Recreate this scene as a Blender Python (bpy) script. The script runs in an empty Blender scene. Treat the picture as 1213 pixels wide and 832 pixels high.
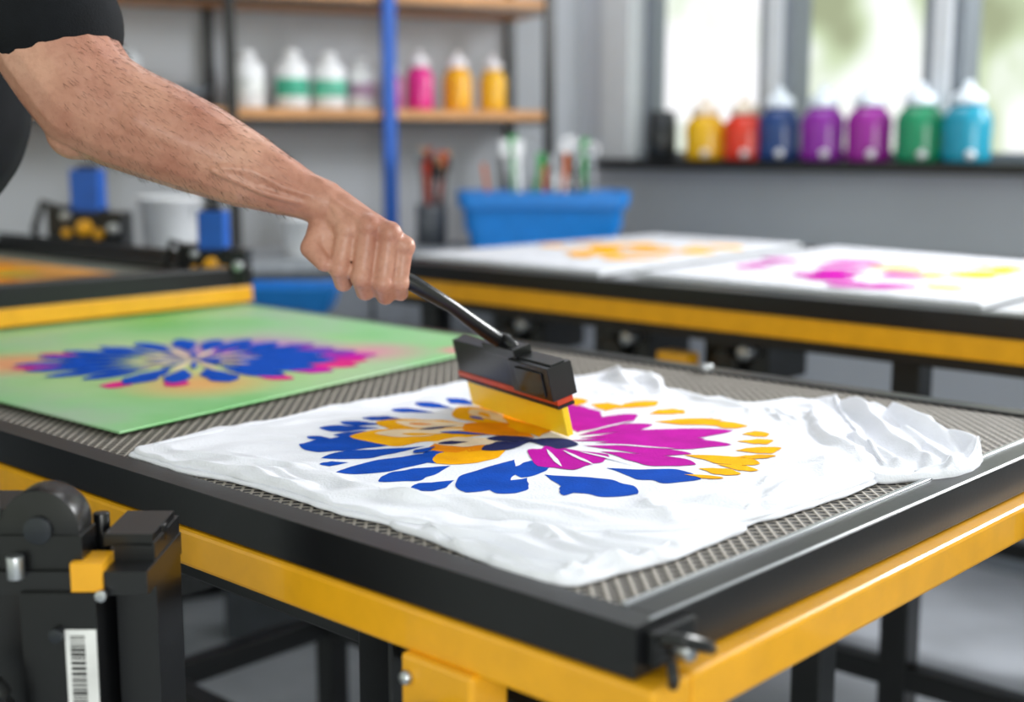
import bpy, bmesh, math, random
import numpy as np
from mathutils import Vector, Matrix, noise
random.seed(3)
SC=bpy.context.scene
def lin(h):
    h=h.lstrip('#');o=[]
    for i in (0,2,4):
        c=int(h[i:i+2],16)/255.;o.append(c/12.92 if c<=.04045 else ((c+.055)/1.055)**2.4)
    return (*o,1)
MATS={}
def mat(name,col,rough=.5,metal=0.,var=.12,scale=30.,bump=.0,bscale=200.,spec=.5,coat=0.,sss=0.,trans=0.,emit=0.,bdist=.002):
    if name in MATS: return MATS[name]
    m=bpy.data.materials.new(name);m.use_nodes=True;nt=m.node_tree;b=nt.nodes['Principled BSDF']
    c=lin(col) if isinstance(col,str) else (*col,1)
    tc=nt.nodes.new('ShaderNodeTexCoord');n=nt.nodes.new('ShaderNodeTexNoise');n.inputs['Scale'].default_value=scale;n.inputs['Detail'].default_value=3
    nt.links.new(tc.outputs['Object'],n.inputs['Vector'])
    r=nt.nodes.new('ShaderNodeValToRGB');r.color_ramp.elements[0].position=.3;r.color_ramp.elements[1].position=.7
    r.color_ramp.elements[0].color=(*[x*(1-var) for x in c[:3]],1);r.color_ramp.elements[1].color=(*[min(1,x*(1+var)) for x in c[:3]],1)
    nt.links.new(n.outputs['Fac'],r.inputs['Fac']);nt.links.new(r.outputs['Color'],b.inputs['Base Color'])
    b.inputs['Roughness'].default_value=rough;b.inputs['Metallic'].default_value=metal;b.inputs['Specular IOR Level'].default_value=spec
    b.inputs['Coat Weight'].default_value=coat
    if sss: b.inputs['Subsurface Weight'].default_value=sss;b.inputs['Subsurface Scale'].default_value=.008;b.inputs['Subsurface Radius'].default_value=(1,.35,.2)
    if trans: b.inputs['Transmission Weight'].default_value=trans
    if emit: b.inputs['Emission Color'].default_value=c;b.inputs['Emission Strength'].default_value=emit
    if bump:
        n2=nt.nodes.new('ShaderNodeTexNoise');n2.inputs['Scale'].default_value=bscale;n2.inputs['Detail'].default_value=3
        nt.links.new(tc.outputs['Object'],n2.inputs['Vector'])
        bp=nt.nodes.new('ShaderNodeBump');bp.inputs['Strength'].default_value=bump;bp.inputs['Distance'].default_value=bdist
        nt.links.new(n2.outputs['Fac'],bp.inputs['Height']);nt.links.new(bp.outputs['Normal'],b.inputs['Normal'])
    MATS[name]=m;return m

class Build:
    def __init__(s,name): s.name=name;s.bm=bmesh.new();s.mats=[]
    def mi(s,m):
        if m not in s.mats: s.mats.append(m)
        return s.mats.index(m)
    def add(s,verts,faces,m,M=None,smooth=False):
        i=s.mi(m);vs=[s.bm.verts.new(M@Vector(v) if M else Vector(v)) for v in verts]
        for f in faces:
            try:
                fc=s.bm.faces.new([vs[k] for k in f]);fc.material_index=i;fc.smooth=smooth
            except ValueError: pass
    def box(s,lo,hi,m,M=None):
        x0,y0,z0=lo;x1,y1,z1=hi
        v=[(x0,y0,z0),(x1,y0,z0),(x1,y1,z0),(x0,y1,z0),(x0,y0,z1),(x1,y0,z1),(x1,y1,z1),(x0,y1,z1)]
        s.add(v,[(3,2,1,0),(4,5,6,7),(0,1,5,4),(1,2,6,5),(2,3,7,6),(3,0,4,7)],m,M)
    def cbox(s,c,d,m,M=None): s.box([c[i]-d[i]/2 for i in range(3)],[c[i]+d[i]/2 for i in range(3)],m,M)
    def prism(s,pts,z0,z1,m,M=None):
        n=len(pts);v=[(p[0],p[1],z0) for p in pts]+[(p[0],p[1],z1) for p in pts]
        s.add(v,[tuple(range(n-1,-1,-1)),tuple(range(n,2*n))]+[(i,(i+1)%n,n+(i+1)%n,n+i) for i in range(n)],m,M)
    def lathe(s,prof,m,c=(0,0,0),M=None,n=28,sx=1,sy=1):
        v=[];f=[];k=len(prof)
        for r,z in prof:
            for j in range(n):
                a=2*math.pi*j/n;v.append((c[0]+r*sx*math.cos(a),c[1]+r*sy*math.sin(a),c[2]+z))
        for i in range(k-1):
            for j in range(n): f.append((i*n+j,i*n+(j+1)%n,(i+1)*n+(j+1)%n,(i+1)*n+j))
        f.append(tuple(range(n-1,-1,-1)));f.append(tuple((k-1)*n+j for j in range(n)))
        s.add(v,f,m,M,True)
    def rod(s,p0,p1,r0,m,r1=None,M=None,n=18,flat=1.):
        p0=Vector(p0);p1=Vector(p1);r1=r0 if r1 is None else r1;d=p1-p0
        q=d.to_track_quat('Z','Y').to_matrix().to_4x4();T=Matrix.Translation(p0)@q
        if M: T=M@T
        s.lathe([(r0,0),(r1,d.length)],m,M=T,n=n,sy=flat)
    def tube(s,pts,r,m,M=None,n=12):
        P=[Vector(p) for p in pts];R=r if isinstance(r,(list,tuple)) else [r]*len(P)
        v=[];f=[];up=Vector((0,0,1))
        t0=(P[1]-P[0]).normalized();x=t0.orthogonal().normalized()
        for i,p in enumerate(P):
            t=(P[min(i+1,len(P)-1)]-P[max(i-1,0)]).normalized()
            x=(x-t*x.dot(t)).normalized();y=t.cross(x)
            for j in range(n):
                a=2*math.pi*j/n;v.append(p+(x*math.cos(a)+y*math.sin(a))*R[i])
        for i in range(len(P)-1):
            for j in range(n): f.append((i*n+j,i*n+(j+1)%n,(i+1)*n+(j+1)%n,(i+1)*n+j))
        f.append(tuple(range(n-1,-1,-1)));f.append(tuple((len(P)-1)*n+j for j in range(n)))
        s.add(v,f,m,M,True)
    def sphere(s,c,r,m,M=None,n=16,sc=(1,1,1)):
        prof=[(max(1e-4,math.sin(math.pi*i/10)*r),-math.cos(math.pi*i/10)*r) for i in range(11)]
        T=Matrix.Translation(Vector(c))@Matrix.Diagonal((*sc,1))
        if M: T=M@T
        s.lathe(prof,m,M=T,n=n)
    def caps(s,p0,p1,r0,r1,m,M=None,n=16):
        p0=Vector(p0);p1=Vector(p1);d=p1-p0;L=d.length
        q=d.to_track_quat('Z','Y').to_matrix().to_4x4();T=Matrix.Translation(p0)@q
        if M: T=M@T
        pr=[(max(1e-5,r0*math.sin(a*math.pi/12)),-r0*math.cos(a*math.pi/12)) for a in range(0,7)]
        pr+=[(max(1e-5,r1*math.cos(a*math.pi/12)),L+r1*math.sin(a*math.pi/12)) for a in range(0,7)]
        s.lathe(pr,m,M=T,n=n)
    def done(s,parent=None,bevel=0,M=None,subsurf=0,fix=True):
        me=bpy.data.meshes.new(s.name);
        if fix: bmesh.ops.recalc_face_normals(s.bm,faces=s.bm.faces)
        s.bm.to_mesh(me);s.bm.free()
        for m in s.mats: me.materials.append(m)
        o=bpy.data.objects.new(s.name,me);SC.collection.objects.link(o)
        if M: o.matrix_world=M
        if bevel:
            b=o.modifiers.new('bev','BEVEL');b.width=bevel;b.segments=2;b.limit_method='ANGLE';b.angle_limit=math.radians(40)
        if parent: o.parent=parent
        return o
def empty(name,loc=(0,0,0)):
    e=bpy.data.objects.new(name,None);e.empty_display_size=.1;SC.collection.objects.link(e);return e
def remesh(o,vox,smooth=4,mt=None):
    m=o.modifiers.new('r','REMESH');m.mode='VOXEL';m.voxel_size=vox;m.use_smooth_shade=True
    if smooth:
        k=o.modifiers.new('s','SMOOTH');k.factor=.5;k.iterations=smooth
    dg=bpy.context.evaluated_depsgraph_get();me=bpy.data.meshes.new_from_object(o.evaluated_get(dg))
    o.modifiers.clear();o.data=me
    me.materials.clear()
    if mt: me.materials.append(mt)
    for p in me.polygons: p.use_smooth=True
    return o

# ---------- camera ----------
f=1560.;pit=math.atan(248/1560);yaw=math.radians(42.79)
fw=Vector((-math.sin(yaw),math.cos(yaw),0));rt=Vector((math.cos(yaw),math.sin(yaw),0));up=Vector((0,0,1))
cam=bpy.data.cameras.new('camera');co=bpy.data.objects.new('camera',cam);SC.collection.objects.link(co)
co.location=(0,0,1.18);co.rotation_euler=(math.radians(90)-pit,0,yaw)
cam.sensor_width=36;cam.lens=1560/1213*36;cam.clip_start=.02
cam.dof.use_dof=True;cam.dof.focus_distance=1.28;cam.dof.aperture_fstop=2.4
SC.camera=co
try:
    SC.view_settings.view_transform='Standard'
except Exception: pass

# ---------- materials ----------
BLK=mat('black_paint','#121316',.33,var=.1,bump=.05)
BLK2=mat('black_plastic','#0e0f11',.28,var=.1)
YEL=mat('yellow_enamel','#e6a416',.36,var=.06,coat=.25)
SIL=mat('aluminium','#b9bcc0',.3,metal=.9,var=.05)
WALL=mat('wall_paint','#bcc1c9',.8,var=.04,scale=3)
WALLB=mat('wall_paint_blue','#c2c8d3',.8,var=.04,scale=3)
FRAME=mat('window_frame_paint','#d2d6dd',.5,var=.03)
FRAMED=mat('window_frame_dark','#7d848e',.5,var=.03)
WOOD=mat('shelf_wood','#c9925e',.55,var=.15,scale=12)
BLUP=mat('blue_paint','#1a58b4',.4,var=.08)
BIN=mat('blue_plastic','#0f78cc',.35,var=.06)
WHT=mat('white_plastic','#e9eaee',.4,var=.03)
GRY=mat('grey_plastic','#8e9299',.5,var=.05)
PAPER=mat('print_paper','#c4c6ca',.7,var=.04)
CLOTH=mat('white_cotton','#eaebf3',.92,var=.02,bump=.5,bscale=380,spec=.08,bdist=.0016)
FLOOR=mat('concrete_floor','#a6aab1',.4,var=.12,scale=6,bump=.1,bscale=60)

# ---------- room ----------
P0=Vector((-3.057,3.24,0));dS=Vector((.394,.919,0)).normalized();nS=Vector((dS.y,-dS.x,0))
MS=Matrix(((dS.x,nS.x,0,P0.x),(dS.y,nS.y,0,P0.y),(0,0,1,0),(0,0,0,1)))
b=Build('floor');b.box((-5.5,-2.5,-.05),(3.2,3.7,0),FLOOR);b.done()
b=Build('ceiling');b.box((-5.5,-1.0,2.9),(2.2,3.7,2.95),mat('ceiling_paint','#e4e6ea',.8));b.done()
b=Build('wall_left');b.box((-5.2,-.12,0),(.34,0,2.9),WALL,MS);b.done()
b=Build('wall_back')
b.box((-3.02,3.52,0),(3.2,3.66,1.105),WALLB)
b.box((-3.02,3.52,1.105),(-2.80,3.66,2.9),WALLB)
b.box((-2.80,3.52,2.45),(3.2,3.66,2.9),WALLB)
b.box((1.8,3.52,1.105),(3.2,3.66,2.45),WALLB);b.done()
b=Build('baseboard_back');b.box((-2.9,3.505,0),(3.2,3.52,.1),FRAMED);b.done()
b=Build('window_1')
b.box((-2.82,3.48,1.125),(-2.70,3.60,2.45),FRAME)
b.box((-2.70,3.56,1.125),(-2.655,3.62,2.45),FRAMED)
for x in (-2.222,-1.695,-1.15,-.55,.05,.65):
    b.box((x,3.50,1.125),(x+.035,3.60,2.45),FRAMED);b.box((x+.035,3.48,1.125),(x+.085,3.60,2.45),FRAME);b.box((x+.085,3.50,1.125),(x+.12,3.60,2.45),FRAMED)
b.box((-2.70,3.54,1.105),(1.8,3.62,1.15),FRAMED);b.box((-2.70,3.54,2.40),(1.8,3.62,2.45),FRAME)
b.done(bevel=.003)
b=Build('trim_window_sill');b.box((-2.83,3.34,1.095),(1.8,3.535,1.125),BLK2);b.done(bevel=.004)

# ---------- bottles ----------
def bottle(c,col,h=.21,w=.058,cap='#e8ecf2',name='ink_bottle',jug=False):
    m=mat('ink_'+col,col,.25,var=.08,coat=.3);cm=mat('cap_'+cap,cap,.35)
    e=Build(name);s=h/.21
    body=[(w*.88,0),(w*.97,.006*s),(w,.02*s),(w*.97,.05*s),(w,.105*s),(w*.93,.124*s),(w*.72,.140*s),(w*.55,.150*s),(w*.53,.156*s)]
    e.lathe(body,m,c=c,sy=.8)
    e.lathe([(w*.64,.150*s),(w*.66,.154*s),(w*.64,.174*s),(w*.36,.184*s),(w*.24,.192*s),(w*.14,.21*s)],cm,c=c)
    if jug:
        x,y,z=c
        e.rod((x+.035,y-w*.70,z+.022),(x+.035,y-w*.86,z+.020),.012,WHT,M=None)
    return e.done()
cols=['#22262b','#f2bb0a','#e5361c','#123a78','#86189c','#941394','#06875c','#0a8fae']
xs=[-2.52,-2.355,-2.215,-2.095,-1.95,-1.805,-1.655,-1.52]
for i,(x,cl) in enumerate(zip(xs,cols)):
    if i==0:
        e=Build('paint_jar');e.lathe([(.044,0),(.048,.005),(.048,.12),(.043,.125),(.043,.15),(.040,.152)],mat('jar','#23272c',.3),c=(x,3.42,1.125));e.done()
    else: bottle((x,3.42,1.125),cl,.205+(.01 if i>2 else -.015),.066,cap='#dfe8f5' if i>2 else '#e9d9c8',jug=True)

# ---------- shelf unit ----------
b=Build('shelving_unit')
for z in (.25,.62,1.235,1.572,1.95):
    b.box((-1.9,.015,z),(.05,.32,z+.04),WOOD,MS)
    b.box((-1.9,.315,z-.004),(.05,.325,z+.012),BLK,MS)
for s_ in (-1.88,-.96,.03):
    for o_ in (.02,.32): b.box((s_-.014,o_-.014,0),(s_+.014,o_+.014,2.1),BLK,MS)
b.box((-.515,.31,0),(-.478,.345,2.1),BLUP,MS)
b.done(bevel=.002)
sb=[(-1.22,'#c9ced4',.15,.04),(-.894,'#dfe5e4',.165,.047),(-.764,'#3fae8f',.17,.048),(-.652,'#5cb79b',.165,.048),(-.552,'#b493b0',.15,.04),(-.459,'#c43f92',.14,.035),(-.369,'#e0238c',.17,.047),(-.245,'#f2ae0c',.17,.05),(-.126,'#f0b50f',.165,.046)]
for i,(s_,cl,h,w) in enumerate(sb):
    p=MS@Vector((s_,.24,1.2752))
    if i in (1,2,3,4):
        e=Build('paint_bottle');q=h/.17
        e.lathe([(w*.92,0),(w,.005),(w,.118*q),(w*.8,.132*q),(w*.45,.142*q),(w*.42,.15*q)],WHT,c=p)
        e.lathe([(w*1.01,.035),(w*1.015,.037),(w*1.015,.085*q),(w*1.01,.087*q)],mat('lab'+cl,cl,.5,var=.35,scale=25),c=p)
        e.lathe([(w*.5,.145*q),(w*.5,.16*q),(w*.3,.17*q)],WHT,c=p);e.done()
    else: bottle(p,cl,h+.01,w,cap='#e9e4ea' if i>4 else '#c9ced4',name='paint_bottle')
e=Build('mixing_bowl');p=MS@Vector((-1.06,.22,1.2752));e.lathe([(.03,0),(.05,.02),(.066,.06),(.062,.06),(.045,.02)],mat('bowl','#555b63',.4),c=p);e.done()
e=Build('paint_tub');p=MS@Vector((-1.36,.22,1.2752));e.lathe([(.05,0),(.055,.10),(.058,.10),(.058,.115),(.05,.118)],WHT,c=p);e.done()
# ---------- counter ----------
b=Build('work_counter')
b.box((-1.4,.36,.85),(.12,.80,.88),mat('counter_top','#8d9299',.5),MS)
b.box((-1.36,.38,.12),(.08,.77,.85),mat('cabinet','#6d727b',.6),MS)
b.box((-1.34,.41,0),(.06,.74,.12),BLK,MS)
for s_ in (-1.05,-.7,-.35): b.box((s_-.004,.768,.14),(s_+.004,.776,.84),BLK,MS)
b.done(bevel=.003)
def bucket(c,r,h,name='white_bucket'):
    e=Build(name);e.lathe([(r*.8,0),(r*.82,.004),(r*.97,h*.93),(r*1.03,h*.94),(r*1.03,h),(r*.95,h),(r*.8,.01)],WHT,c=c)
    e.tube([(c[0]+r*math.cos(a)*1.03,c[1]+r*.2,c[2]+h*.9-math.sin(a)*r*.9) for a in [math.pi*k/12 for k in range(13)]],.002,SIL)
    return e.done()
p=MS@Vector((-1.19,.60,.8802));bucket(p,.083,.16)
p=MS@Vector((-.85,.66,.8802));bucket(p,.06,.10)
ang=math.radians(45)
MB=Matrix.Translation((-2.53,2.86,.8803))@Matrix.Rotation(ang,4,'Z')
b=Build('tool_bin')
def rr(w,d,r,n=5):
    o=[]
    for cx_,cy_,a0 in ((w-r,d-r,0),(-w+r,d-r,90),(-w+r,-d+r,180),(w-r,-d+r,270)):
        for k in range(n+1):
            a=math.radians(a0+90*k/n);o.append((cx_+r*math.cos(a),cy_+r*math.sin(a)))
    return o
def shell(b,levels,m,M):
    v=[];fs=[];n=len(levels[0][0])
    for pts,z in levels: v+=[(p[0],p[1],z) for p in pts]
    for i in range(len(levels)-1):
        for j in range(n): fs.append((i*n+j,i*n+(j+1)%n,(i+1)*n+(j+1)%n,(i+1)*n+j))
    fs.append(tuple(range(n-1,-1,-1)));fs.append(tuple((len(levels)-1)*n+j for j in range(n)))
    b.add(v,fs,m,M)
shell(b,[(rr(.205,.085,.03),0),(rr(.228,.10,.03),.115),(rr(.24,.112,.03),.117),(rr(.245,.115,.03),.16),(rr(.232,.10,.03),.16),(rr(.222,.09,.03),.05)],BIN,MB)
for i in range(20):
    x=random.uniform(-.17,.17);y=random.uniform(-.05,.05);h=random.uniform(.20,.29);dx=random.uniform(-.04,.04)
    m=[WHT,SIL,mat('green_plastic','#39a257',.4),BLK,GRY,mat('orange_plastic','#d0662a',.4)][i%6]
    b.rod((x,y,.06),(x+dx,y,h),.006,m,M=MB)
    if i%2==0: b.cbox((x+dx,y,h+.005),(.026,.01,.045),m,MB)
    if i%5==0: b.tube([(x+dx+.018*math.cos(a),y,h+.02+.018*math.sin(a)) for a in [k*math.pi/5 for k in range(11)]],.004,WHT,MB)
b.done()
b=Build('brush_holder')
p=MS@Vector((-.42,.47,.8803));b.lathe([(.04,0),(.045,.002),(.045,.12),(.04,.12),(.038,.02)],mat('cup','#4b4f57',.4),c=p)
for i in range(14):
    dx=random.uniform(-.045,.045);dy=random.uniform(-.03,.03);h=random.uniform(.19,.28)
    m=[WOOD,BLK,mat('red_plastic','#b23a2a',.4),GRY][i%4]
    b.rod(p+Vector((dx*.4,dy*.4,.02)),p+Vector((dx,dy,h)),.005,m);b.cbox(p+Vector((dx,dy,h+.015)),(.02,.012,.04),m)
b.done()

# ---------- petals ----------
def petal(b,p0,p1,w,m,H,bend=0.,pw=1.5,eps=.0012,n=26,k=8,sq=.75,rag=0.):
    p0=np.array(p0);p1=np.array(p1);d=p1-p0;L=np.linalg.norm(d);d=d/L;q=np.array((-d[1],d[0]))
    v=[];fs=[];sd=p0[0]*91+p1[1]*53
    for i in range(n+1):
        t=i/n;c=p0+d*L*t+q*bend*math.sin(math.pi*t)
        hw=w/2*max(0.0,math.sin(math.pi*min(1,max(0,t))**pw if t<1 else math.pi))**sq
        ra=1+rag*noise.noise(Vector((sd,t*5,0)));rb=1+rag*noise.noise(Vector((sd,t*5,9)))
        for j in range(k+1):
            u=(j/k*2-1);pt=c+q*u*hw*(ra if u>0 else rb);v.append((pt[0],pt[1],H(pt[0],pt[1])+eps))
    for i in range(n):
        for j in range(k): a=i*(k+1)+j;fs.append((a,a+1,a+k+2,a+k+1))
    b.add(v,fs,m,smooth=True)
def pol(C,a,r): return (C[0]+r*math.cos(math.radians(a)),C[1]+r*math.sin(math.radians(a)))
ik=dict(var=.14,spec=.08,bump=.4,bscale=380,bdist=.0014)
INKB=mat('ink_print_blue','#0548b0',.8,**ik);INKM=mat('ink_print_magenta','#b8089c',.8,**ik)
INKY=mat('ink_print_yellow','#ffae00',.8,**ik);INKC=mat('ink_print_cream','#f0d6b4',.8,**ik);INKN=mat('ink_print_navy','#262c5c',.8,**ik)
INKO=mat('ink_print_orange','#f08c00',.8,**ik);INKP=mat('ink_print_pink','#d52b80',.8,**ik)
INKV=mat('ink_print_violet','#7d3aa8',.8,**ik)

# ---------- back table ----------
bt=empty('printing_table')
b=Build('frame')
def ringframe(b,x0,x1,y0,y1,z0,z1,w,m):
    b.box((x0,y0,z0),(x1,y0+w,z1),m);b.box((x0,y1-w,z0),(x1,y1,z1),m);b.box((x0,y0+w,z0),(x0+w,y1-w,z1),m);b.box((x1-w,y0+w,z0),(x1,y1-w,z1),m)
X0,X1,Y0,Y1=-2.22,.35,1.955,2.95
ringframe(b,X0,X1,Y0,Y1,.885,.92,.05,BLK)
b.box((X0+.05,Y0+.05,.895),(X1-.05,Y1-.05,.915),mat('bed_grey','#a7a9ad',.6))
ringframe(b,X0+.01,X1-.01,Y0+.005,Y1-.01,.845,.884,.05,YEL)
b.box((X0+.02,Y0+.012,.825),(X1-.02,Y0+.06,.845),BLK)
for x in (-2.1,-.97,.2):
    for y in (2.02,2.85): b.box((x-.025,y-.025,0),(x+.025,y+.025,.845),BLK)
b.box((-2.1,2.0,.26),(.2,2.04,.30),BLK);b.box((-2.1,2.83,.26),(.2,2.87,.30),BLK)
for x in (-1.9,-1.62,-1.35,-.7): 
    b.box((x-.06,2.06,.74),(x+.08,2.2,.825),BLK2);b.rod((x,2.03,.77),(x,2.06,.77),.03,BLK2);b.rod((x+.05,2.02,.80),(x+.05,2.06,.80),.014,SIL)
b.box((-1.47,1.99,.72),(-1.40,2.03,.79),YEL);b.box((-1.95,2.1,.70),(-.6,2.14,.74),BLK)
b.done(bt,bevel=.003)
def board(name,quad,z,C,R,cols,seed):
    e=empty(name);b=Build('sheet');b.prism(quad,z,z+.008,PAPER);b.prism([(q[0]*.97+C[0]*.03,q[1]*.97+C[1]*.03) for q in quad],z+.008,z+.010,mat('sheet_white','#cccdd4',.7));b.done(e,bevel=.002)
    b=Build('print');rnd=random.Random(seed)
    for i in range(46):
        a=i*360/46*5+rnd.uniform(-8,8);ring=i%3
        r0=[.03,R*.35,R*.72][ring];r1=[R*.42,R*.72,R*1.0][ring]*rnd.uniform(.85,1.05)
        q0=pol(C,a,r0);q1=pol(C,a+rnd.uniform(-8,8),r1)
        px=(q1[0]-C[0])*.734+(q1[1]-C[1])*.679
        m=cols[0] if px<rnd.uniform(-.06,.04) else cols[1]
        petal(b,q0,q1,rnd.uniform(.05,.09),m,lambda x,y:z+.0103,n=12,k=4,eps=.0003+i*.00004)
    b.done(e,fix=False)
board('printed_sheet',[(-2.19,2.03),(-1.62,2.0),(-1.70,2.90),(-2.17,2.92)],.9205,(-1.87,2.45),.27,[INKY,INKY],5)
board('printed_sheet',[(-1.56,2.03),(-.85,2.0),(-.9,2.75),(-1.6,2.88)],.9205,(-1.20,2.36),.32,[INKM,INKY],8)

# ---------- main table ----------
mt=empty('screen_printing_table')
def meshmat():
    m=bpy.data.materials.new('woven_mesh');m.use_nodes=True;nt=m.node_tree;b=nt.nodes['Principled BSDF'];N=nt.nodes.new;L=nt.links.new
    tc=N('ShaderNodeTexCoord');sp=N('ShaderNodeSeparateXYZ');L(tc.outputs['Object'],sp.inputs[0])
    def mth(op,a,c=None):
        x=N('ShaderNodeMath');x.operation=op
        for i,q in enumerate((a,c)):
            if q is None: continue
            if isinstance(q,(int,float)): x.inputs[i].default_value=q
            else: L(q,x.inputs[i])
        return x.outputs[0]
    k=math.pi/.0150
    a=mth('ABSOLUTE',mth('SINE',mth('MULTIPLY',mth('ADD',sp.outputs[0],sp.outputs[1]),k)))
    c=mth('ABSOLUTE',mth('SINE',mth('MULTIPLY',mth('SUBTRACT',sp.outputs[0],sp.outputs[1]),k)))
    mn=mth('MINIMUM',a,c)
    r=N('ShaderNodeValToRGB');L(mn,r.inputs[0]);r.color_ramp.elements[0].position=.32;r.color_ramp.elements[1].position=.54
    r.color_ramp.elements[0].color=lin('#b5aca1');r.color_ramp.elements[1].color=lin('#2c2825')
    n=N('ShaderNodeTexNoise');n.inputs['Scale'].default_value=260;L(tc.outputs['Object'],n.inputs['Vector'])
    mx=N('ShaderNodeMixRGB');mx.blend_type='MULTIPLY';mx.inputs[0].default_value=.35;L(r.outputs[0],mx.inputs[1]);L(n.outputs['Fac'],mx.inputs[2])
    L(mx.outputs[0],b.inputs['Base Color']);b.inputs['Roughness'].default_value=.6
    bp=N('ShaderNodeBump');bp.invert=True;bp.inputs['Strength'].default_value=.9;bp.inputs['Distance'].default_value=.003;L(mn,bp.inputs['Height']);L(bp.outputs[0],b.inputs['Normal'])
    return m
X0,X1,Y0,Y1=-2.36,-.52,.685,1.60
b=Build('bed');b.box((X0+.02,Y0+.02,.835),(X1-.02,Y1-.02,.849),meshmat());b.done(mt)
b=Build('black_frame');ringframe(b,X0,X1,Y0,Y1,.815,.853,.03,BLK)
b.box((X1-.036,Y0+.03,.845),(X1-.03,Y1-.03,.8545),SIL);b.box((X1-.004,Y0+.02,.8525),(X1-.001,Y1,.854),SIL)
b.done(mt,bevel=.003)
b=Build('yellow_frame')
ringframe(b,X0+.01,X1+.02,Y0-.004,Y1-.01,.776,.813,.045,YEL)
b.box((-.745,Y0-.012,.69),(-.665,Y0+.03,.778),YEL)
b.rod((-.70,Y0-.035,.735),(-.70,Y0-.01,.735),.013,BLK2);b.rod((-.735,Y0-.02,.76),(-.735,Y0-.01,.76),.006,SIL)
b.done(mt,bevel=.004)
b=Build('legs')
for x in (-1.85,-.84):
    for y in (.75,1.50): b.box((x-.022,y-.022,.0),(x+.022,y+.022,.778),BLK)
    b.box((x-.018,.77,.27),(x+.018,1.48,.31),BLK)
b.box((-1.83,1.482,.27),(-.86,1.518,.31),BLK);b.box((-1.83,1.10,.27),(-.86,1.14,.31),BLK)
b.box((-1.3,.74,.68),(-1.22,1.5,.74),BLK);b.box((-2.3,.74,.73),(-.6,.78,.775),BLK)
b.done(mt,bevel=.003)
b=Build('corner_latch')
b.box((X1,.695,.822),(X1+.010,.745,.848),BLK2)
b.tube([(X1+.010,.70,.843),(X1+.026,.705,.845),(X1+.030,.722,.838),(X1+.024,.742,.828),(X1+.010,.745,.826)],.005,BLK2)
b.rod((X1+.01,.72,.832),(X1+.024,.72,.832),.008,SIL);b.tube([(X1+.02,.70,.83),(X1+.026,.695,.820),(X1+.022,.70,.812)],.004,BLK2)
b.done(mt,bevel=.002)
b=Build('side_bracket')
for y in (1.33,):
    b.box((X1+.02,y,.70),(X1+.038,y+.05,.80),BLK2);b.rod((X1+.028,y+.025,.66),(X1+.028,y+.025,.79),.008,BLK2);b.rod((X1+.028,y+.01,.69),(X1+.055,y+.01,.69),.012,BLK2)
b.box((-.60,1.6,.85),(-.54,1.64,.88),BLK2);b.rod((-.57,1.61,.87),(-.57,1.61,.905),.012,BLK2)
b.rod((-1.07,1.57,.85),(-1.07,1.57,.862),.01,SIL)
b.done(mt,bevel=.002)

# ---------- green screen ----------
gs=empty('green_print_screen')
def greenmat():
    m=bpy.data.materials.new('green_airbrush');m.use_nodes=True;nt=m.node_tree;b=nt.nodes['Principled BSDF'];N=nt.nodes.new;L=nt.links.new
    tc=N('ShaderNodeTexCoord');n=N('ShaderNodeTexNoise');n.inputs['Scale'].default_value=3.5;n.inputs['Detail'].default_value=3;L(tc.outputs['Object'],n.inputs['Vector'])
    r=N('ShaderNodeValToRGB');L(n.outputs['Fac'],r.inputs[0]);e=r.color_ramp.elements
    e[0].position=.3;e[0].color=lin('#66b862');e[1].position=.7;e[1].color=lin('#a6b8a4')
    x=e.new(.5);x.color=lin('#8cc488')
    def blob(c,rad,col,prev,st=.8):
        mp=N('ShaderNodeMapping');mp.inputs['Location'].default_value=(-c[0]/rad,-c[1]/rad,0);mp.inputs['Scale'].default_value=(1/rad,1/rad,0)
        L(tc.outputs['Object'],mp.inputs[0]);g=N('ShaderNodeTexGradient');g.gradient_type='SPHERICAL';L(mp.outputs[0],g.inputs[0])
        ad=N('ShaderNodeMath');ad.operation='MULTIPLY';L(g.outputs['Fac'],ad.inputs[0]);ad.inputs[1].default_value=st
        mx=N('ShaderNodeMixRGB');L(ad.outputs[0],mx.inputs[0]);L(prev,mx.inputs[1]);mx.inputs[2].default_value=lin(col);return mx.outputs[0]
    o=r.outputs[0]
    o=blob((-1.66,1.10),.34,'#cdd592',o,1.0);o=blob((-1.54,1.33),.12,'#d8809e',o,1.0);o=blob((-1.70,1.22),.17,'#b05ac0',o,1.3)
    o=blob((-1.84,.90),.13,'#e09a6a',o,1.3);o=blob((-1.50,1.0),.12,'#e0a860',o,1.2);o=blob((-1.45,1.44),.04,'#e07a90',o,1.4);o=blob((-1.95,.84),.05,'#e0607a',o,1.4)
    L(o,b.inputs['Base Color']);b.inputs['Roughness'].default_value=.45
    return m
b=Build('screen_fabric')
b.prism([(-2.28,.74),(-1.312,.765),(-1.44,1.555),(-2.28,1.57)],.8535,.857,greenmat());b.done(gs,bevel=.0015)
b=Build('flower_print');C2=(-1.665,1.10);hz=lambda x,y:.8573
gc=[0]
def G(a0,r0,a1,r1,w,m,bend=0,e=0):
    gc[0]+=1;petal(b,pol(C2,a0,r0/1000),pol(C2,a1,r1/1000),w/1000,m,hz,bend=bend/1000,eps=.0003+e*.0003+gc[0]*.00001,rag=.35)
for a,r0,r1,w,m in ((44,150,260,60,INKP),(54,160,275,50,INKM),(33,150,255,50,INKP),(64,150,250,50,INKV),(76,140,230,54,INKV),(20,150,240,50,INKM),(90,140,225,46,INKV),(-40,150,215,36,INKP),(-120,180,258,30,INKP),(-62,170,232,40,INKP),(-150,190,258,26,INKP),(0,150,235,40,INKP)):
    G(a-3,r0,a,r1,w,m)
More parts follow.
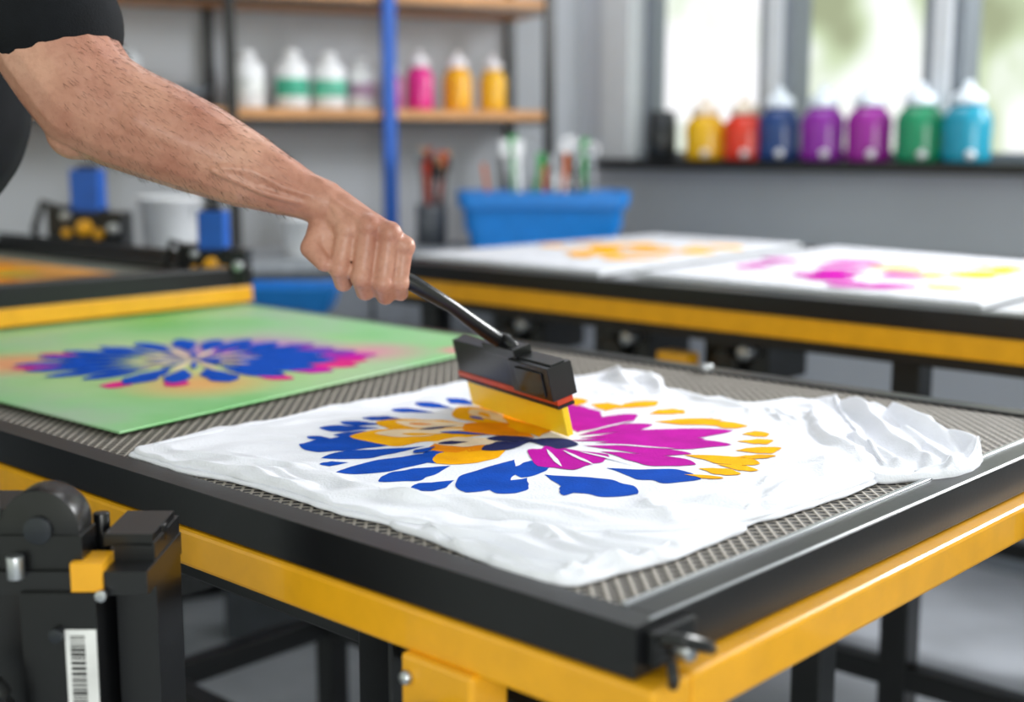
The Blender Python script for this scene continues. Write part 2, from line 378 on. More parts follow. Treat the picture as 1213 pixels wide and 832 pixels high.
for a,r0,r1,w in ((42,45,215,84),(64,55,205,66),(20,50,205,72),(0,65,205,54),(86,65,200,50),(104,75,205,42),(-22,75,200,48),(-44,75,190,38),(-62,65,205,46),(-84,70,200,38),(-100,70,225,40),(-116,75,240,42),(-130,80,258,44),(-145,80,245,42),(-160,75,240,40),(-175,80,225,38),(168,85,220,38),(150,85,225,40),(134,80,205,36),(120,75,215,40)):
    G(a,r0,a+2,r1,w,INKB,e=1)
for i in range(20): G(i*18,12,i*18+3,100 if i%2 else 80,9,INKC if i%2 else INKB,e=3)
G(30,0,30,50,34,INKB,e=4)
b.done(gs,fix=False)

# ---------- T-shirt ----------
ts=empty('t_shirt')
def segd(x,y,a,b_):
    ax,ay=a;bx,by=b_;dx,dy=bx-ax,by-ay;t=np.clip(((x-ax)*dx+(y-ay)*dy)/(dx*dx+dy*dy),0,1)
    return np.hypot(x-ax-t*dx,y-ay-t*dy),t
CP=(-.926,1.046)
FOLDS=[((-1.22,.745),(-1.00,.785),.008,.006),((-1.19,.725),(-.92,.752),.006,.005),((-1.05,.79),(-.80,.785),.010,.006),((-1.14,.775),(-.92,.765),.005,-.003),
((-.95,.755),(-.72,.83),.009,.008),((-.90,.80),(-.66,.87),.008,.006),((-.84,.755),(-.66,.85),.006,-.004),((-.80,.83),(-.63,.92),.008,.006),
((-.70,.90),(-.608,1.02),.008,.006),((-.65,.95),(-.605,1.16),.007,.005),((-.76,1.33),(-.62,1.19),.010,.008),((-.84,1.43),(-.68,1.26),.010,.008),((-.80,1.39),(-.68,1.22),.006,-.004),
((-1.14,1.45),(-1.05,1.36),.010,.013),((-1.09,1.46),(-.98,1.34),.009,.009),((-1.22,1.27),(-1.08,1.36),.009,.006),((-1.225,.92),(-1.20,1.2),.009,.004),
((-1.0,1.375),(-.80,1.34),.008,.006),((-.92,1.38),(-.84,1.45),.009,.008),((-1.22,.82),(-1.17,1.0),.007,.0035),
((-.72,1.00),(-.61,1.10),.014,.005),((-.71,.95),(-.62,.88),.010,.005),((-.78,1.36),(-.90,1.29),.012,.004),((-1.13,1.41),(-1.0,1.41),.008,.008),
((-.66,1.05),(-.60,.98),.006,-.003),((-.68,1.18),(-.61,1.12),.010,.005),((-.83,1.46),(-.77,1.42),.010,.008)]
rf_=random.Random(21)
for i in range(56):
    side=rf_.random()
    if side<.42: a=(rf_.uniform(-1.20,-.70),rf_.uniform(.74,.80));ang_=rf_.gauss(8,9)
    elif side<.62: a=(rf_.uniform(-.70,-.62),rf_.uniform(.85,1.15));ang_=rf_.gauss(70,18)
    elif side<.86: a=(rf_.uniform(-1.1,-.68),rf_.uniform(1.30,1.38));ang_=rf_.gauss(-35,20)
    else: a=(rf_.uniform(-1.23,-1.19),rf_.uniform(.8,1.3));ang_=rf_.gauss(85,10)
    L=rf_.uniform(.04,.13);c=(a[0]+L*math.cos(math.radians(ang_)),a[1]+L*math.sin(math.radians(ang_)))
    FOLDS.append((a,c,rf_.uniform(.003,.006),rf_.choice([1,1,-.8])*rf_.uniform(.0015,.0030)))
ZB=.8595
def Hb(x,y):
    x=np.asarray(x,float);y=np.asarray(y,float);z=np.full(np.broadcast(x,y).shape,ZB)
    msk=1-np.exp(-(np.hypot(x-CP[0],y-CP[1])/.250)**9)
    xw=x+.007*np.sin(y*38+x*14)+.003*np.sin(y*90);yw=y+.007*np.sin(x*30-y*11)+.003*np.sin(x*80)
    for a,c,w,h in FOLDS:
        d,t=segd(xw,yw,a,c);z=z+msk*h*np.exp(-(d/w)**1.6)*(.1+.9*np.sin(np.pi*t))
    z=z+.0012*np.sin(x*23+np.sin(y*17)*1.3)*np.sin(y*19+1.)+.0005*np.sin(x*60+y*31)+msk*.001*np.sin(x*110-y*70+2*np.sin(y*40))
    return z
def catmull(P,n=14):
    P=[np.array(p) for p in P];o=[];N=len(P)
    for i in range(N):
        a,b_,c,d=P[i-1],P[i],P[(i+1)%N],P[(i+2)%N]
        for k in range(n):
            t=k/n;o.append(.5*((2*b_)+(-a+c)*t+(2*a-5*b_+4*c-d)*t*t+(-a+3*b_-3*c+d)*t**3))
    return o
def cloth(name,poly,ctr,H,zbot,parent,edge=.005,wob=.002,seed=0,nr=170,grow=0.,sub=22):
    B=catmull(poly,sub);n=len(B);c=np.array(ctr);v=[];fs=[];BB=[]
    for i,p in enumerate(B):
        d=p-c;L=np.linalg.norm(d);L2=L+grow+wob*(noise.noise(Vector((p[0]*14+seed,p[1]*14,0)))+.5*noise.noise(Vector((p[0]*45+seed,p[1]*45,3))));BB.append((d/L,L2))
    prof=[('i',k/nr) for k in range(nr)]+[('e',k/7) for k in range(8)]+[('b',0)]
    arr=[]
    for typ,t in prof[1:]:
        for d,L in BB:
            inner=L-edge
            r=inner*t if typ=='i' else (inner+edge*math.sin(t*math.pi/2) if typ=='e' else L-.003)
            arr.append(c+d*r)
    A=np.array(arr);Z=H(A[:,0],A[:,1]);k=0
    v.append((c[0],c[1],float(H(c[0],c[1]))))
    for typ,t in prof[1:]:
        for _ in BB:
            h=Z[k]
            z=h if typ=='i' else (zbot+.002+(h-zbot-.002)*math.cos(t*math.pi/2) if typ=='e' else zbot)
            v.append((A[k,0],A[k,1],float(z)));k+=1
    for j in range(n): fs.append((0,1+j,1+(j+1)%n))
    for i in range(len(prof)-2):
        for j in range(n): a=1+i*n+j;b2=1+i*n+(j+1)%n;fs.append((a,a+n,b2+n,b2))
    b=Build(name);b.add(v,fs,CLOTH,smooth=True);return b.done(parent,fix=True)
BODY=[(-1.195,.722),(-1.226,.735),(-1.236,.80),(-1.238,.95),(-1.240,1.1),(-1.238,1.25),(-1.20,1.33),(-1.155,1.385),(-1.14,1.45),(-1.10,1.475),(-1.06,1.45),(-1.0,1.385),(-.894,1.385),(-.83,1.45),(-.80,1.462),(-.765,1.42),(-.69,1.31),(-.596,1.18),(-.592,1.065),(-.600,.96),(-.625,.89),(-.69,.815),(-.77,.755),(-.89,.737),(-1.044,.737),(-1.13,.725)]
cloth('body',BODY,(-.92,1.05),Hb,.853,ts,seed=1,wob=.004)
BACK=[q for q in BODY]
cloth('back_panel',BACK,(-.92,1.05),lambda x,y:np.full(np.shape(x),.8548),.8494,ts,seed=7,wob=.006,nr=12,grow=.004,edge=.004)
S2=[((-.79,1.45),(-.60,1.22),.008,-.005),((-.77,1.445),(-.575,1.235),.010,.010),((-.72,1.43),(-.57,1.30),.006,-.005),((-.70,1.42),(-.56,1.33),.010,.011),((-.66,1.36),(-.55,1.24),.007,.008),((-.62,1.37),(-.55,1.29),.005,-.004),((-.74,1.44),(-.64,1.39),.009,.009),((-.68,1.30),(-.59,1.20),.008,.008),((-.57,1.33),(-.548,1.22),.004,.003),((-.60,1.29),(-.57,1.19),.005,-.003),((-.80,1.45),(-.72,1.40),.010,.009)]
def Hs(x,y):
    z=np.full(np.shape(x),.8595);xw=x+.005*np.sin(np.asarray(y)*50);yw=y+.005*np.sin(np.asarray(x)*45)
    for a,c,w,h in S2:
        d,t=segd(xw,yw,a,c);z=z+h*np.exp(-(d/w)**1.6)
    return z
cloth('sleeve_far',[(-.83,1.44),(-.805,1.475),(-.74,1.46),(-.66,1.42),(-.595,1.38),(-.552,1.325),(-.533,1.265),(-.540,1.215),(-.565,1.185),(-.60,1.165),(-.70,1.30)],(-.66,1.32),Hs,.8494,ts,edge=.006,seed=4,nr=70,wob=.004)
S3=[((-.78,.75),(-.62,.765),.007,.006),((-.74,.728),(-.61,.738),.006,.005),((-.76,.74),(-.62,.75),.004,-.003),((-.72,.80),(-.605,.775),.008,.007),((-.70,.81),(-.60,.81),.007,.006),((-.69,.79),(-.61,.792),.004,-.003),((-.66,.84),(-.60,.845),.006,.004),((-.625,.715),(-.605,.80),.005,.004),((-.69,.718),(-.63,.722),.005,.003)]
def Hn(x,y):
    z=np.full(np.shape(x),.8560);xw=x+.004*np.sin(np.asarray(y)*60);yw=y+.005*np.sin(np.asarray(x)*55)
    for a,c,w,h in S3:
        d,t=segd(xw,yw,a,c);z=z+h*np.exp(-(d/w)**1.6)
    return z
cloth('sleeve_near',[(-.83,.745),(-.78,.732),(-.72,.722),(-.663,.716),(-.632,.716),(-.609,.724),(-.603,.75),(-.598,.79),(-.592,.83),(-.592,.90),(-.60,.94),(-.66,.92),(-.74,.83)],(-.67,.80),Hn,.8494,ts,edge=.006,seed=9,nr=70,wob=.004)
b=Build('seams')
def seam(pts,H,r=.0022):
    P=catmull([pts[0]]+pts+[pts[-1]],8)[8:-16]
    b.tube([(p[0],p[1],float(H(p[0],p[1]))+.0001) for p in P],r,CLOTH,n=8)
Hm=lambda x,y:max(float(Hb(x,y)),float(Hs(x,y)))
seam([(-.80,1.455),(-.74,1.375),(-.66,1.275),(-.594,1.19)],Hm,.0025)
seam([(-.61,1.15),(-.612,1.05),(-.62,.97)],Hb,.0012)
seam([(-.572,1.36),(-.557,1.31),(-.550,1.25),(-.572,1.20)],lambda x,y:float(Hs(x,y)),.0012)
seam([(-1.218,.75),(-1.220,.95),(-1.222,1.15),(-1.220,1.26)],Hb,.0010)
seam([(-.78,.742),(-.68,.732),(-.622,.728),(-.616,.78),(-.607,.85)],lambda x,y:float(Hn(x,y)),.0010)
b.done(ts)
b=Build('flower_print');C=CP
H1=lambda x,y:float(Hb(x,y))
pc=[0]
def PT(a0,r0,a1,r1,w,m,bend=0,pw=1.5,sq=.75,e=0):
    pc[0]+=1;r0*=.98;r1*=.98
    if r1>150: w*=.93
    petal(b,pol(C,a0,r0/1000),pol(C,a1,r1/1000),w/1000,m,H1,bend=bend/1000,pw=pw,eps=.0003+e*.00022+pc[0]*.000006,sq=sq,n=26,k=6,rag=.3)
# blue
PT(-156,195,-151,262,38,INKB);PT(-130,165,-134,266,74,INKB);PT(-148,165,-144,235,34,INKB)
PT(-112,100,-101,256,54,INKB,bend=8);PT(-124,130,-118,245,42,INKB);PT(-173,190,-168,247,28,INKB);PT(172,200,179,250,26,INKB);PT(163,207,169,260,28,INKB);PT(152,212,159,262,30,INKB);PT(142,205,146,255,28,INKB);PT(-162,200,-160,255,26,INKB)
PT(-86,150,-88,246,42,INKB);PT(-74,195,-78,248,32,INKB);PT(-65,95,-66,232,56,INKB);PT(-53,165,-59,225,38,INKB);PT(-44,70,-55,165,36,INKB)
PT(-47,150,-26,240,64,INKB,bend=-6);PT(-20,140,-7,236,56,INKB);PT(-98,95,-95,160,34,INKB);PT(-109,90,-106,150,28,INKB)
PT(-36,170,-43,230,20,INKB);PT(-140,235,-141,262,16,INKB);PT(-110,225,-111,255,16,INKB)
# yellow left area
PT(-165,60,-142,215,90,INKY);PT(175,50,-165,218,80,INKY);PT(155,50,160,212,70,INKY);PT(135,60,140,202,66,INKY);PT(-115,30,-92,155,64,INKY);PT(-140,30,-116,130,56,INKO)
PT(120,60,122,185,44,INKY)
PT(-170,95,-147,190,50,INKC,e=1);PT(178,90,-168,198,44,INKC,e=1);PT(155,95,158,190,34,INKC,e=1);PT(-140,20,-128,120,40,INKC,e=1);PT(138,100,139,180,28,INKC,e=1)
PT(170,10,178,120,60,INKO,e=2);PT(140,10,140,110,55,INKY,e=2);PT(-100,10,-100,80,34,INKN,e=2);PT(-150,5,-140,60,28,INKN,e=2);PT(60,-20,20,45,46,INKN,e=1)
PT(-175,120,-160,150,12,INKN,e=2);PT(165,120,166,150,9,INKB,e=2);PT(-150,115,-149,160,14,INKY,e=2);PT(160,125,158,165,12,INKY,e=2);PT(-128,80,-126,115,14,INKN,e=2)
PT(-158,60,-155,120,12,INKB,e=3);PT(-120,120,-112,150,14,INKB,e=3);PT(-172,150,-168,178,10,INKO,e=3)
# magenta
PT(86,60,122,205,74,INKM);PT(90,60,92,180,46,INKM);PT(60,45,56,228,52,INKM);PT(32,60,38,210,48,INKM);PT(-50,115,0,95,90,INKM,bend=20,pw=1.);PT(4,80,6,195,46,INKM);PT(75,50,74,155,34,INKM);PT(108,50,104,145,36,INKM)
PT(-32,25,-34,135,48,INKM);PT(18,50,20,172,34,INKM);PT(45,30,46,185,34,INKM)
for a in (26,-8,82): PT(a,60,a+1,150,4.5,CLOTH,e=2,pw=1)
PT(-40,45,-38,120,5,CLOTH,e=2,pw=1);PT(-20,50,-22,125,5,CLOTH,e=2,pw=1)
# yellow right
PT(105,180,110,232,38,INKY);PT(104,200,98,268,42,INKY);PT(88,190,86,248,36,INKY);PT(78,165,68,240,40,INKY);PT(68,205,60,255,32,INKY);PT(42,216,42,258,30,INKY);PT(30,212,33,262,32,INKY);PT(17,165,17,248,42,INKY);PT(2,205,5,248,28,INKY);PT(51,230,51,264,26,INKY);PT(22,215,25,258,24,INKY)
PT(118,195,121,250,32,INKY);PT(-6,210,-3,250,18,INKY);PT(10,210,11,255,22,INKY)
b.done(ts,fix=False)

# ---------- squeegee ----------
sq=empty('squeegee')
pA=Vector((-1.114,1.136,0));pB=Vector((-.910,1.078,0));dx=(pB-pA).normalized();dy=Vector((-dx.y,dx.x,0))
o=(pA+pB)/2
MQ=Matrix(((dx.x,dy.x,0,o.x),(dx.y,dy.y,0,o.y),(0,0,1,.8620),(0,0,0,1)))@Matrix.Rotation(math.radians(14),4,'X')
Lh=.106
RUB=mat('yellow_rubber','#ffd624',.4,var=.03,sss=.35)
b=Build('blade');b.box((-Lh,-.004,0),(Lh,.004,.042),RUB,MQ);b.done(sq,bevel=.001)
b=Build('holder')
b.box((-Lh-.004,-.009,.044),(Lh+.004,.009,.086),BLK2,MQ)
b.box((-Lh-.005,-.011,.035),(Lh+.005,.011,.039),BLK2,MQ)
b.box((-Lh-.0045,-.0105,.039),(Lh+.0045,.0105,.046),mat('orange_strip','#c2421c',.4),MQ)
b.box((.03,-.016,.046),(Lh+.006,.016,.084),BLK2,MQ)
b.box((.045,-.018,.050),(Lh-.006,-.016,.078),mat('gloss_black','#0b0c0e',.12),MQ)
b.box((-.03,-.012,.082),(.04,.012,.094),BLK2,MQ)
b.done(sq,bevel=.002)
HO=Vector((-1.080,.929,1.061))
Fv=(fw*math.cos(pit)-up*math.sin(pit));Uv=(up*math.cos(pit)+fw*math.sin(pit))
MH=Matrix(((rt.x,Uv.x,-Fv.x,HO.x),(rt.y,Uv.y,-Fv.y,HO.y),(rt.z,Uv.z,-Fv.z,HO.z),(0,0,0,1)))@Matrix.Scale(.001,4)
hr0=MH@Vector((-46,16,-2));hr1=MH@Vector((55,-32,-2));base=MQ@Vector((.0,0,.090))
b=Build('handle')
b.tube([hr0,hr0.lerp(hr1,.5),hr1,hr1.lerp(base,.4)+Vector((0,0,.004)),hr1.lerp(base,.75)+Vector((0,0,.002)),base+Vector((0,-.006,.006)),base-Vector((0,0,.006))],[.010,.010,.009,.0075,.009,.009,.008],BLK2,n=16)
b.tube([MQ@Vector((-.035,0,.086)),MQ@Vector((-.012,0,.10)),MQ@Vector((.01,0,.10)),MQ@Vector((.03,0,.086))],.006,BLK2)
b.done(sq)

# ---------- person ----------
pe=empty('screen_printer_person')
def skinmat():
    m=bpy.data.materials.new('skin');m.use_nodes=True;nt=m.node_tree;b=nt.nodes['Principled BSDF'];N=nt.nodes.new;L=nt.links.new
    tc=N('ShaderNodeTexCoord')
    def ns(s,d=3):
        n=N('ShaderNodeTexNoise');n.inputs['Scale'].default_value=s;n.inputs['Detail'].default_value=d;L(tc.outputs['Object'],n.inputs['Vector']);return n
    a=ns(14);r=N('ShaderNodeValToRGB');L(a.outputs['Fac'],r.inputs[0]);e=r.color_ramp.elements
    e[0].position=.3;e[0].color=lin('#a36a56');e[1].position=.72;e[1].color=lin('#c4937c')
    c=ns(160,4);mx=N('ShaderNodeMixRGB');mx.blend_type='MULTIPLY';mx.inputs[0].default_value=.2;L(r.outputs[0],mx.inputs[1])
    r2=N('ShaderNodeValToRGB');L(c.outputs['Fac'],r2.inputs[0]);r2.color_ramp.elements[0].position=.35;r2.color_ramp.elements[0].color=(.55,.4,.35,1);r2.color_ramp.elements[1].position=.55
    L(r2.outputs[0],mx.inputs[2]);L(mx.outputs[0],b.inputs['Base Color'])
    b.inputs['Roughness'].default_value=.40;b.inputs['Subsurface Weight'].default_value=.08;b.inputs['Subsurface Scale'].default_value=.006;b.inputs['Subsurface Radius'].default_value=(1,.35,.2)
    v=N('ShaderNodeTexVoronoi');v.inputs['Scale'].default_value=520;L(tc.outputs['Object'],v.inputs['Vector'])
    d=ns(70,4);ad=N('ShaderNodeMath');ad.operation='MULTIPLY_ADD';L(v.outputs['Distance'],ad.inputs[0]);ad.inputs[1].default_value=.3;L(d.outputs['Fac'],ad.inputs[2])
    bp=N('ShaderNodeBump');bp.inputs['Strength'].default_value=.32;bp.inputs['Distance'].default_value=.0016;L(ad.outputs[0],bp.inputs['Height']);L(bp.outputs[0],b.inputs['Normal'])
    return m
SK=skinmat()
b=Build('arm_and_hand')
def cp(p0,p1,r0,r1): b.caps(p0,p1,r0,r1,SK,MH)
W=(-41,55,0)
mcp=[(-14,24,16),(9,27,19),(31,20,16),(46,7,8)]
pip=[(-22,-17,20),(2,-27,21),(24,-33,17),(42,-32,8)]
dip=[(-20,-31,0),(4,-40,2),(25,-45,-2),(41,-42,-8)]
tip=[(-18,-14,-17),(5,-22,-18),(24,-28,-18),(38,-28,-22)]
for i in range(4):
    r=[11.5,12,11.5,10][i]
    cp((W[0]+6+i*2,W[1]-4+i*1.5,W[2]+2),mcp[i],17,12)
    b.sphere(mcp[i],r+2.8,SK,MH)
    cp(mcp[i],pip[i],r+.1,r-1.4);b.sphere(pip[i],r+.4,SK,MH);cp(pip[i],dip[i],r-.5,r-1.5);cp(dip[i],tip[i],r-1,r-2)
cp((-30,40,-6),(20,8,-4),20,15)
cp((-30,38,-14),(30,0,-14),14,12)
cp((-32,30,0),(-30,4,2),15,12);cp((-38,26,4),(-34,2,8),13,11)
cp((-38,42,-2),(-46,20,6),17,13.5);cp((-46,20,6),(-53,5,14),12.5,11.5);cp((-53,5,14),(-38,-12,23),11.5,9)
arm=[((-41,55,0),25),((-60,62,0),26),((-86,73,0),32),((-127,91,2),42),((-175,113,4),50),((-215,130,6),54),((-255,146,8),57),((-290,165,10),60),((-314,198,8),62),((-337,234,4),64),((-378,300,-5),68)]
for (p,r),(q,s2) in zip(arm[:-1],arm[1:]): cp(p,q,r,s2)
cp((-306,132,5),(-250,138,5),32,40)
cp((-60,76,10),(-110,103,14),10,20)
cp((-45,70,8),(-62,76,6),12,13)
cp((-110,80,26),(-230,135,42),14,24)
cp((-120,108,18),(-240,170,26),12,24)
for k_ in range(4):
    m0=mcp[k_];cp((-34+k_*3,58-k_*2,19),(m0[0],m0[1]+2,m0[2]+9.5),3,4)
for vp in ([(-52,60,23.5),(-80,68,29),(-110,84,38),(-140,86,46)],[(-60,52,21.5),(-100,62,31),(-150,84,46)]):
    for q0,q1 in zip(vp[:-1],vp[1:]): cp(q0,q1,3.6,3.6)
ar=b.done(pe);remesh(ar,.0020,6,SK)
HM=mat('arm_hair','#3a261a',.6)
me=ar.data;b=Build('arm_hair');rh=random.Random(5);nv=len(me.vertices);MHi=MH.inverted();ax=(MH.to_3x3()@Vector((.85,-.4,0))).normalized()
cnt=0
while cnt<1000:
    vv=me.vertices[rh.randrange(nv)];l=MHi@vv.co
    if l.x>-75 or l.x<-300 : continue
    if vv.normal.dot(Fv)>.2: continue
    cnt+=1
    d=(ax*.9+vv.normal*.25+Vector((0,0,-.35))+Vector((rh.uniform(-.25,.25),rh.uniform(-.25,.25),rh.uniform(-.25,.25)))).normalized();Lg=rh.uniform(.004,.010)
    p0_=vv.co;p1_=p0_+d*Lg*.5+vv.normal*.0006;p2_=p0_+d*Lg
    b.tube([p0_,p1_,p2_],[.00014,.00011,.00004],HM,n=3)
b.done(pe)
TEE=mat('black_tee','#101216',.85,var=.2,bump=.3,bscale=500,spec=.2)
b=Build('t_shirt_black')
c0=MH@Vector((-318,222,6));c1=MH@Vector((-352,275,0));c2=MH@Vector((-400,360,-10))
b.caps(c1,c2,.078,.10,TEE)
b.caps(MH@Vector((-330,243,4)),c1,.075,.078,TEE)
ch=Vector((-1.64,.62,1.30));be=Vector((-1.72,.50,1.06));pv=Vector((-1.76,.42,.95));shR=Vector((-1.86,.58,1.38));shL=Vector(c2)
b.caps(ch,be,.165,.16,TEE);b.caps(be,pv,.16,.165,TEE);b.caps(ch,shL,.13,.10,TEE);b.caps(ch,shR,.13,.10,TEE)
b.caps(ch+Vector((.05,.04,-.08)),be+Vector((.06,.03,0)),.15,.15,TEE)
elR=Vector((-2.0,.50,1.15));b.caps(shR,shR.lerp(elR,.7),.09,.08,TEE);b.caps(ch,ch+Vector((0,.04,.15)),.12,.08,TEE)
tt=b.done(pe);remesh(tt,.010,6,TEE)
b=Build('right_arm');wr=Vector((-2.02,.50,.93))
b.caps(shR.lerp(elR,.5),elR,.055,.045,SK);b.caps(elR,wr,.045,.028,SK);b.caps(wr,wr+Vector((.0,.02,-.08)),.03,.03,SK)
for i in range(4): 
    q=wr+Vector((-.03+i*.02,.02,-.09));b.caps(q,q+Vector((0,.012,-.035)),.010,.009,SK);b.caps(q+Vector((0,.012,-.035)),q+Vector((0,.0,-.065)),.009,.008,SK)
b.caps(wr+Vector((.03,.03,-.03)),wr+Vector((.045,.05,-.075)),.012,.009,SK)
ra=b.done(pe);remesh(ra,.004,3,SK)
b=Build('jeans');JN=mat('dark_denim','#20293b',.9,var=.2,bump=.2)
for sx in (-.1,.1):
    hip=Vector((-1.76+sx,.40,.90));kn=Vector((-1.76+sx*1.2,.36,.48));an=Vector((-1.76+sx*1.3,.30,.10))
    b.caps(hip,kn,.105,.07,JN);b.caps(kn,an,.068,.055,JN)
b.caps((-1.84,.40,.92),(-1.68,.40,.92),.125,.125,JN)
j=b.done(pe);remesh(j,.010,3,JN)
b=Build('shoes')
for sx in (-.13,.13): b.caps((-1.76+sx,.26,.046),(-1.76+sx,.44,.04),.045,.038,BLK2)
b.done(pe)
b=Build('head');nk=Vector((-1.63,.66,1.45));hd=Vector((-1.60,.74,1.62))
b.caps(nk,hd-Vector((0,.02,.06)),.06,.058,SK);b.sphere(hd,.10,SK,sc=(.82,.98,1.18));b.caps(hd+Vector((0,.05,-.06)),hd+Vector((0,.06,-.085)),.045,.03,SK)
b.caps(hd+Vector((0,.095,.01)),hd+Vector((0,.118,-.02)),.008,.014,SK)
for s_ in (-1,1): b.caps(hd+Vector((s_*.083,0,.015)),hd+Vector((s_*.083,0,-.02)),.014,.010,SK);b.caps(hd+Vector((s_*.03,.085,.03)),hd+Vector((s_*.045,.08,.03)),.012,.01,SK)
b.caps(hd+Vector((-.02,.092,-.05)),hd+Vector((.02,.092,-.05)),.009,.009,SK)
h=b.done(pe);remesh(h,.005,3,SK)
b=Build('face_details')
for s_ in (-1,1):
    b.sphere(hd+Vector((s_*.035,.090,.018)),.011,WHT);b.sphere(hd+Vector((s_*.035,.098,.018)),.005,BLK2)
HAIR=mat('dark_hair','#1d140f',.7,bump=.5,bscale=150)
b.sphere(hd+Vector((0,-.018,.035)),.105,HAIR,sc=(.86,.98,1.05));b.done(pe)

# ---------- left press ----------
pr=empty('screen_press')
b=Build('screen_frame')
x0,x1,y0,y1=-3.22,-2.17,.35,1.58
def rf(z0,z1,w,m): ringframe(b,x0,x1,y0,y1,z0,z1,w,m)
rf(.895,.935,.05,BLK)
b.box((x1-.045,y0+.01,.862),(x1-.002,y1,.896),YEL);b.box((x0+.01,y1-.05,.862),(x1-.05,y1-.01,.895),BLK)
b.box((x0+.05,y0+.05,.905),(x1-.05,y1-.05,.912),mat('screen_grey','#6f7268',.5))
b.box((x0+.02,y1-.03,.935),(x1-.1,y1-.015,.955),BLK)
b.done(pr,bevel=.004)
b=Build('orange_print')
b.prism([(-2.95,.5),(-2.36,.5),(-2.36,1.42),(-2.95,1.42)],.912,.914,mat('orange_emulsion','#c98a3a',.5,var=.5,scale=7))
for i in range(14):
    a=i*26;q=(-2.65,1.1);petal(b,pol(q,a,.05),pol(q,a,.26),.07,[INKY,INKO,mat('olive','#98a040',.5)][i%3],lambda x,y:.9145,n=10,k=4)
b.done(pr)
def clamp(px,py,z,s,pr):
    b=Build('clamp');T=Matrix.Translation((px,py,z))@Matrix.Rotation(yaw,4,'Z')@Matrix.Scale(s,4)
    b.box((-.045,-.025,0),(.045,.03,.035),BLK2,T);b.box((-.06,-.03,.005),(-.035,.03,.055),BLK2,T);b.box((.03,-.03,-.01),(.058,.03,.045),BLK2,T)
    b.box((-.032,-.022,.035),(.026,.02,.05),BLK2,T)
    b.prism([(-.030,.0),(-.024,-.022),(.020,-.022),(.026,0),(.020,.02),(-.024,.02)],.044,.112,BLUP,T)
    b.prism([(-.018,.0),(-.014,-.014),(.010,-.014),(.014,0),(.010,.014),(-.014,.014)],.112,.119,BLK2,T)
    b.rod((-.002,-.036,.022),(-.002,-.02,.022),.012,YEL,M=T);b.rod((.02,-.034,.012),(.02,-.02,.012),.008,YEL,M=T);b.rod((-.03,-.034,.014),(-.03,-.02,.014),.007,YEL,M=T)
    b.rod((.045,-.038,.02),(.045,-.03,.02),.009,SIL,M=T);b.rod((-.03,-.036,.04),(-.03,-.02,.04),.007,SIL,M=T);b.tube([(-.05,0,.05),(-.075,0,.06),(-.09,0,.02),(-.085,0,-.02)],.006,BLK2,T)
    b.done(pr,bevel=.0015)
clamp(-2.225,1.53,.915,1.15,pr);clamp(-2.965,1.68,.94,1.55,pr)
b=Build('press_legs')
for x in (-3.15,-2.42):
    for y in (.45,1.5): b.box((x-.025,y-.025,0),(x+.025,y+.025,.865),BLK)
b.box((-3.15,1.48,.3),(-2.42,1.52,.34),BLK);b.box((-3.15,.43,.3),(-2.42,.47,.34),BLK)
b.box((-3.06,1.57,.90),(-2.92,1.72,.94),BLK)
b.done(pr,bevel=.003)
b=Build('blue_tray');T=Matrix.Translation((-2.50,1.87,.79))@Matrix.Rotation(yaw,4,'Z')
shell(b,[(rr(.14,.08,.02),0),(rr(.16,.09,.02),.06),(rr(.155,.085,.02),.06),(rr(.135,.075,.02),.01)],BIN,T)
b.box((-.12,-.07,-.79),(.12,.07,0),mat('stool_grey','#3b3f47',.6),T);b.done(bevel=.003)

# ---------- foreground machine ----------
fm=empty('registration_machine')
T=Matrix.Translation((-.972,.522,.813))@Matrix.Rotation(yaw,4,'Z')
b=Build('body')
S=.00061*1.147
def q(x0,y0,x1,y1,d0,d1,m):
    b.box(((x0-95)*S,d0,-(y1-700)*S),((x1-95)*S,d1,-(y0-700)*S),m,T)
q(140,640,188,1240,-.0,.08,BLK);q(-60,662,190,690,-.03,.08,BLK);q(45,685,132,1240,-.035,.06,BLK2);q(-60,690,40,1240,-.01,.07,BLK)
q(-60,600,18,664,-.0,.06,BLK2);q(104,650,140,684,-.034,.0,YEL);q(128,630,186,645,.0,.07,BLK2)
q(95,728,131,1000,-.0362,-.035,mat('label','#dcdcdc',.5))
rnd=random.Random(2);y=735
while y<860:
    hh=rnd.choice([1.5,2.5,4]);q(101,y,118,y+hh,-.0368,-.036,BLK2);y+=hh+rnd.choice([1.5,2.5])
T=T@Matrix.Scale(1.147,4)
b.rod((-.018,-.02,.052),(-.018,.01,.052),.028,BLK2,M=T,n=32);b.rod((-.018,-.024,.052),(-.018,-.02,.052),.010,mat('dark_steel','#33363b',.3,metal=.6),M=T)
b.box((-.046,-.022,.02),(.012,.010,.048),BLK2,T)
b.rod((-.032,-.03,.02),(-.032,-.03,.036),.006,SIL,M=T);b.rod((-.05,-.02,.06),(-.05,-.02,.086),.005,SIL,M=T);b.rod((-.056,-.01,.06),(-.056,-.01,.094),.004,BLK2,M=T)
b.rod((.01,.03,.02),(.01,.03,.05),.006,BLK2,M=T);b.rod((.05,.03,.03),(.05,.03,.042),.008,BLK2,M=T)
b.rod((.027,-.0346,.008),(.027,-.03,.008),.004,SIL,M=T);b.rod((-.005,-.037,-.02),(-.005,-.03,-.02),.005,mat('dark_steel','#33363b'),M=T)
b.tube([(-.055,-.045,-.02),(-.058,-.05,-.04),(-.05,-.045,-.06)],.004,mat('red_wire','#c5281c',.4),T)
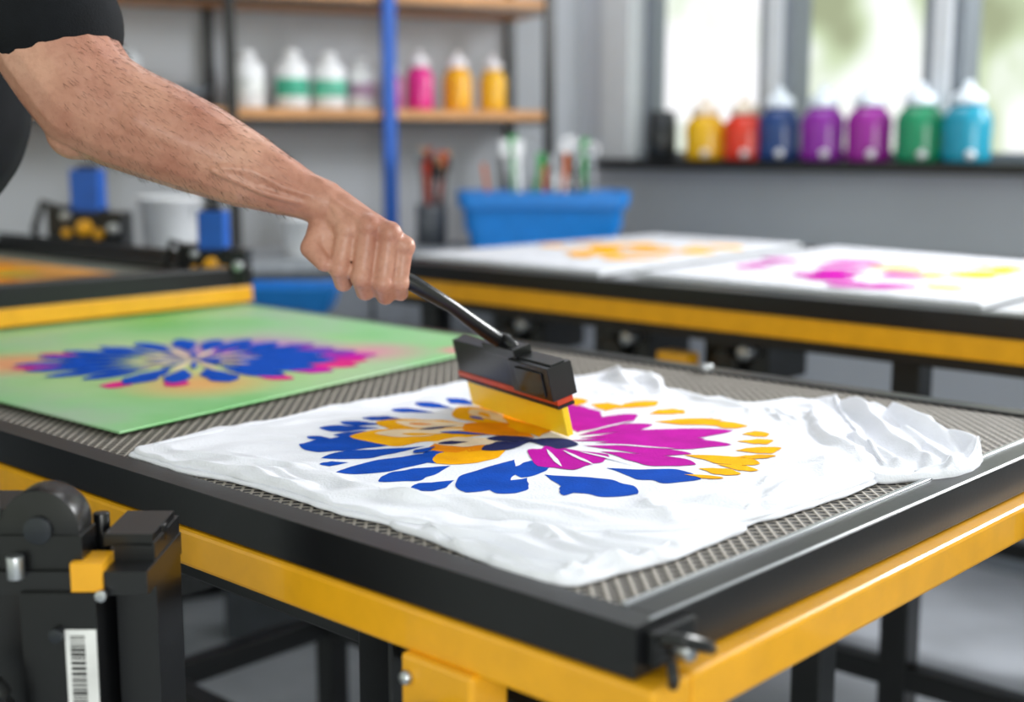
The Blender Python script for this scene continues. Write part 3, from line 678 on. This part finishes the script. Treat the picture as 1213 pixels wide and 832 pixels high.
b.tube([(-.06,-.04,-.05),(-.045,-.055,-.07),(-.05,-.05,-.12)],.008,BLK2,T)
b.lathe([(.010,-.10),(.014,-.09),(.014,-.065),(.010,-.06),(.012,-.055),(.006,-.045)],BLK2,c=(-.045,-.05,0),M=T)
b.box((-.10,-.02,-.708),(.06,.07,-.28),BLK,T)
b.done(fm,bevel=.0015)

# ---------- lights ----------
w=bpy.data.worlds.new('world');SC.world=w;w.use_nodes=True;nt=w.node_tree;N=nt.nodes.new;L=nt.links.new
bg=nt.nodes['Background'];tc=N('ShaderNodeTexCoord');mp=N('ShaderNodeMapping');mp.inputs['Scale'].default_value=(1,1,.6);L(tc.outputs['Generated'],mp.inputs[0])
n=N('ShaderNodeTexNoise');n.inputs['Scale'].default_value=17;n.inputs['Detail'].default_value=4;L(mp.outputs[0],n.inputs['Vector'])
r=N('ShaderNodeValToRGB');L(n.outputs['Fac'],r.inputs[0]);e=r.color_ramp.elements
e[0].position=.36;e[0].color=(.34,.38,.24,1);e[1].position=.62;e[1].color=(.98,.98,1,1);x=e.new(.46);x.color=(.56,.66,.44,1);x=e.new(.53);x.color=(.82,.87,.80,1)
L(r.outputs[0],bg.inputs['Color']);bg.inputs['Strength'].default_value=1.22
def area(name,loc,tgt,sx,sy,pw,col=(1,1,1)):
    l=bpy.data.lights.new(name,'AREA');l.shape='RECTANGLE';l.size=sx;l.size_y=sy;l.energy=pw;l.color=col
    o=bpy.data.objects.new(name,l);SC.collection.objects.link(o);o.location=loc;o.rotation_euler=(Vector(tgt)-Vector(loc)).to_track_quat('-Z','Y').to_euler()
area('overhead_fill_light',(-2.2,2.6,2.85),(-2.2,2.6,0),1.2,.5,10,(.97,.99,1))  # added overhead lamp to lift the back of the room; no fixture modelled
area('window_light',(-.4,3.45,2.0),(-1.1,1.0,.9),1.4,.6,92,(.98,.99,1))
area('side_fill_light',(1.9,-.9,1.5),(-1.0,1.2,.8),1.6,1.2,48,(.99,.995,1))  # added soft fill from front right for table fronts; no window here
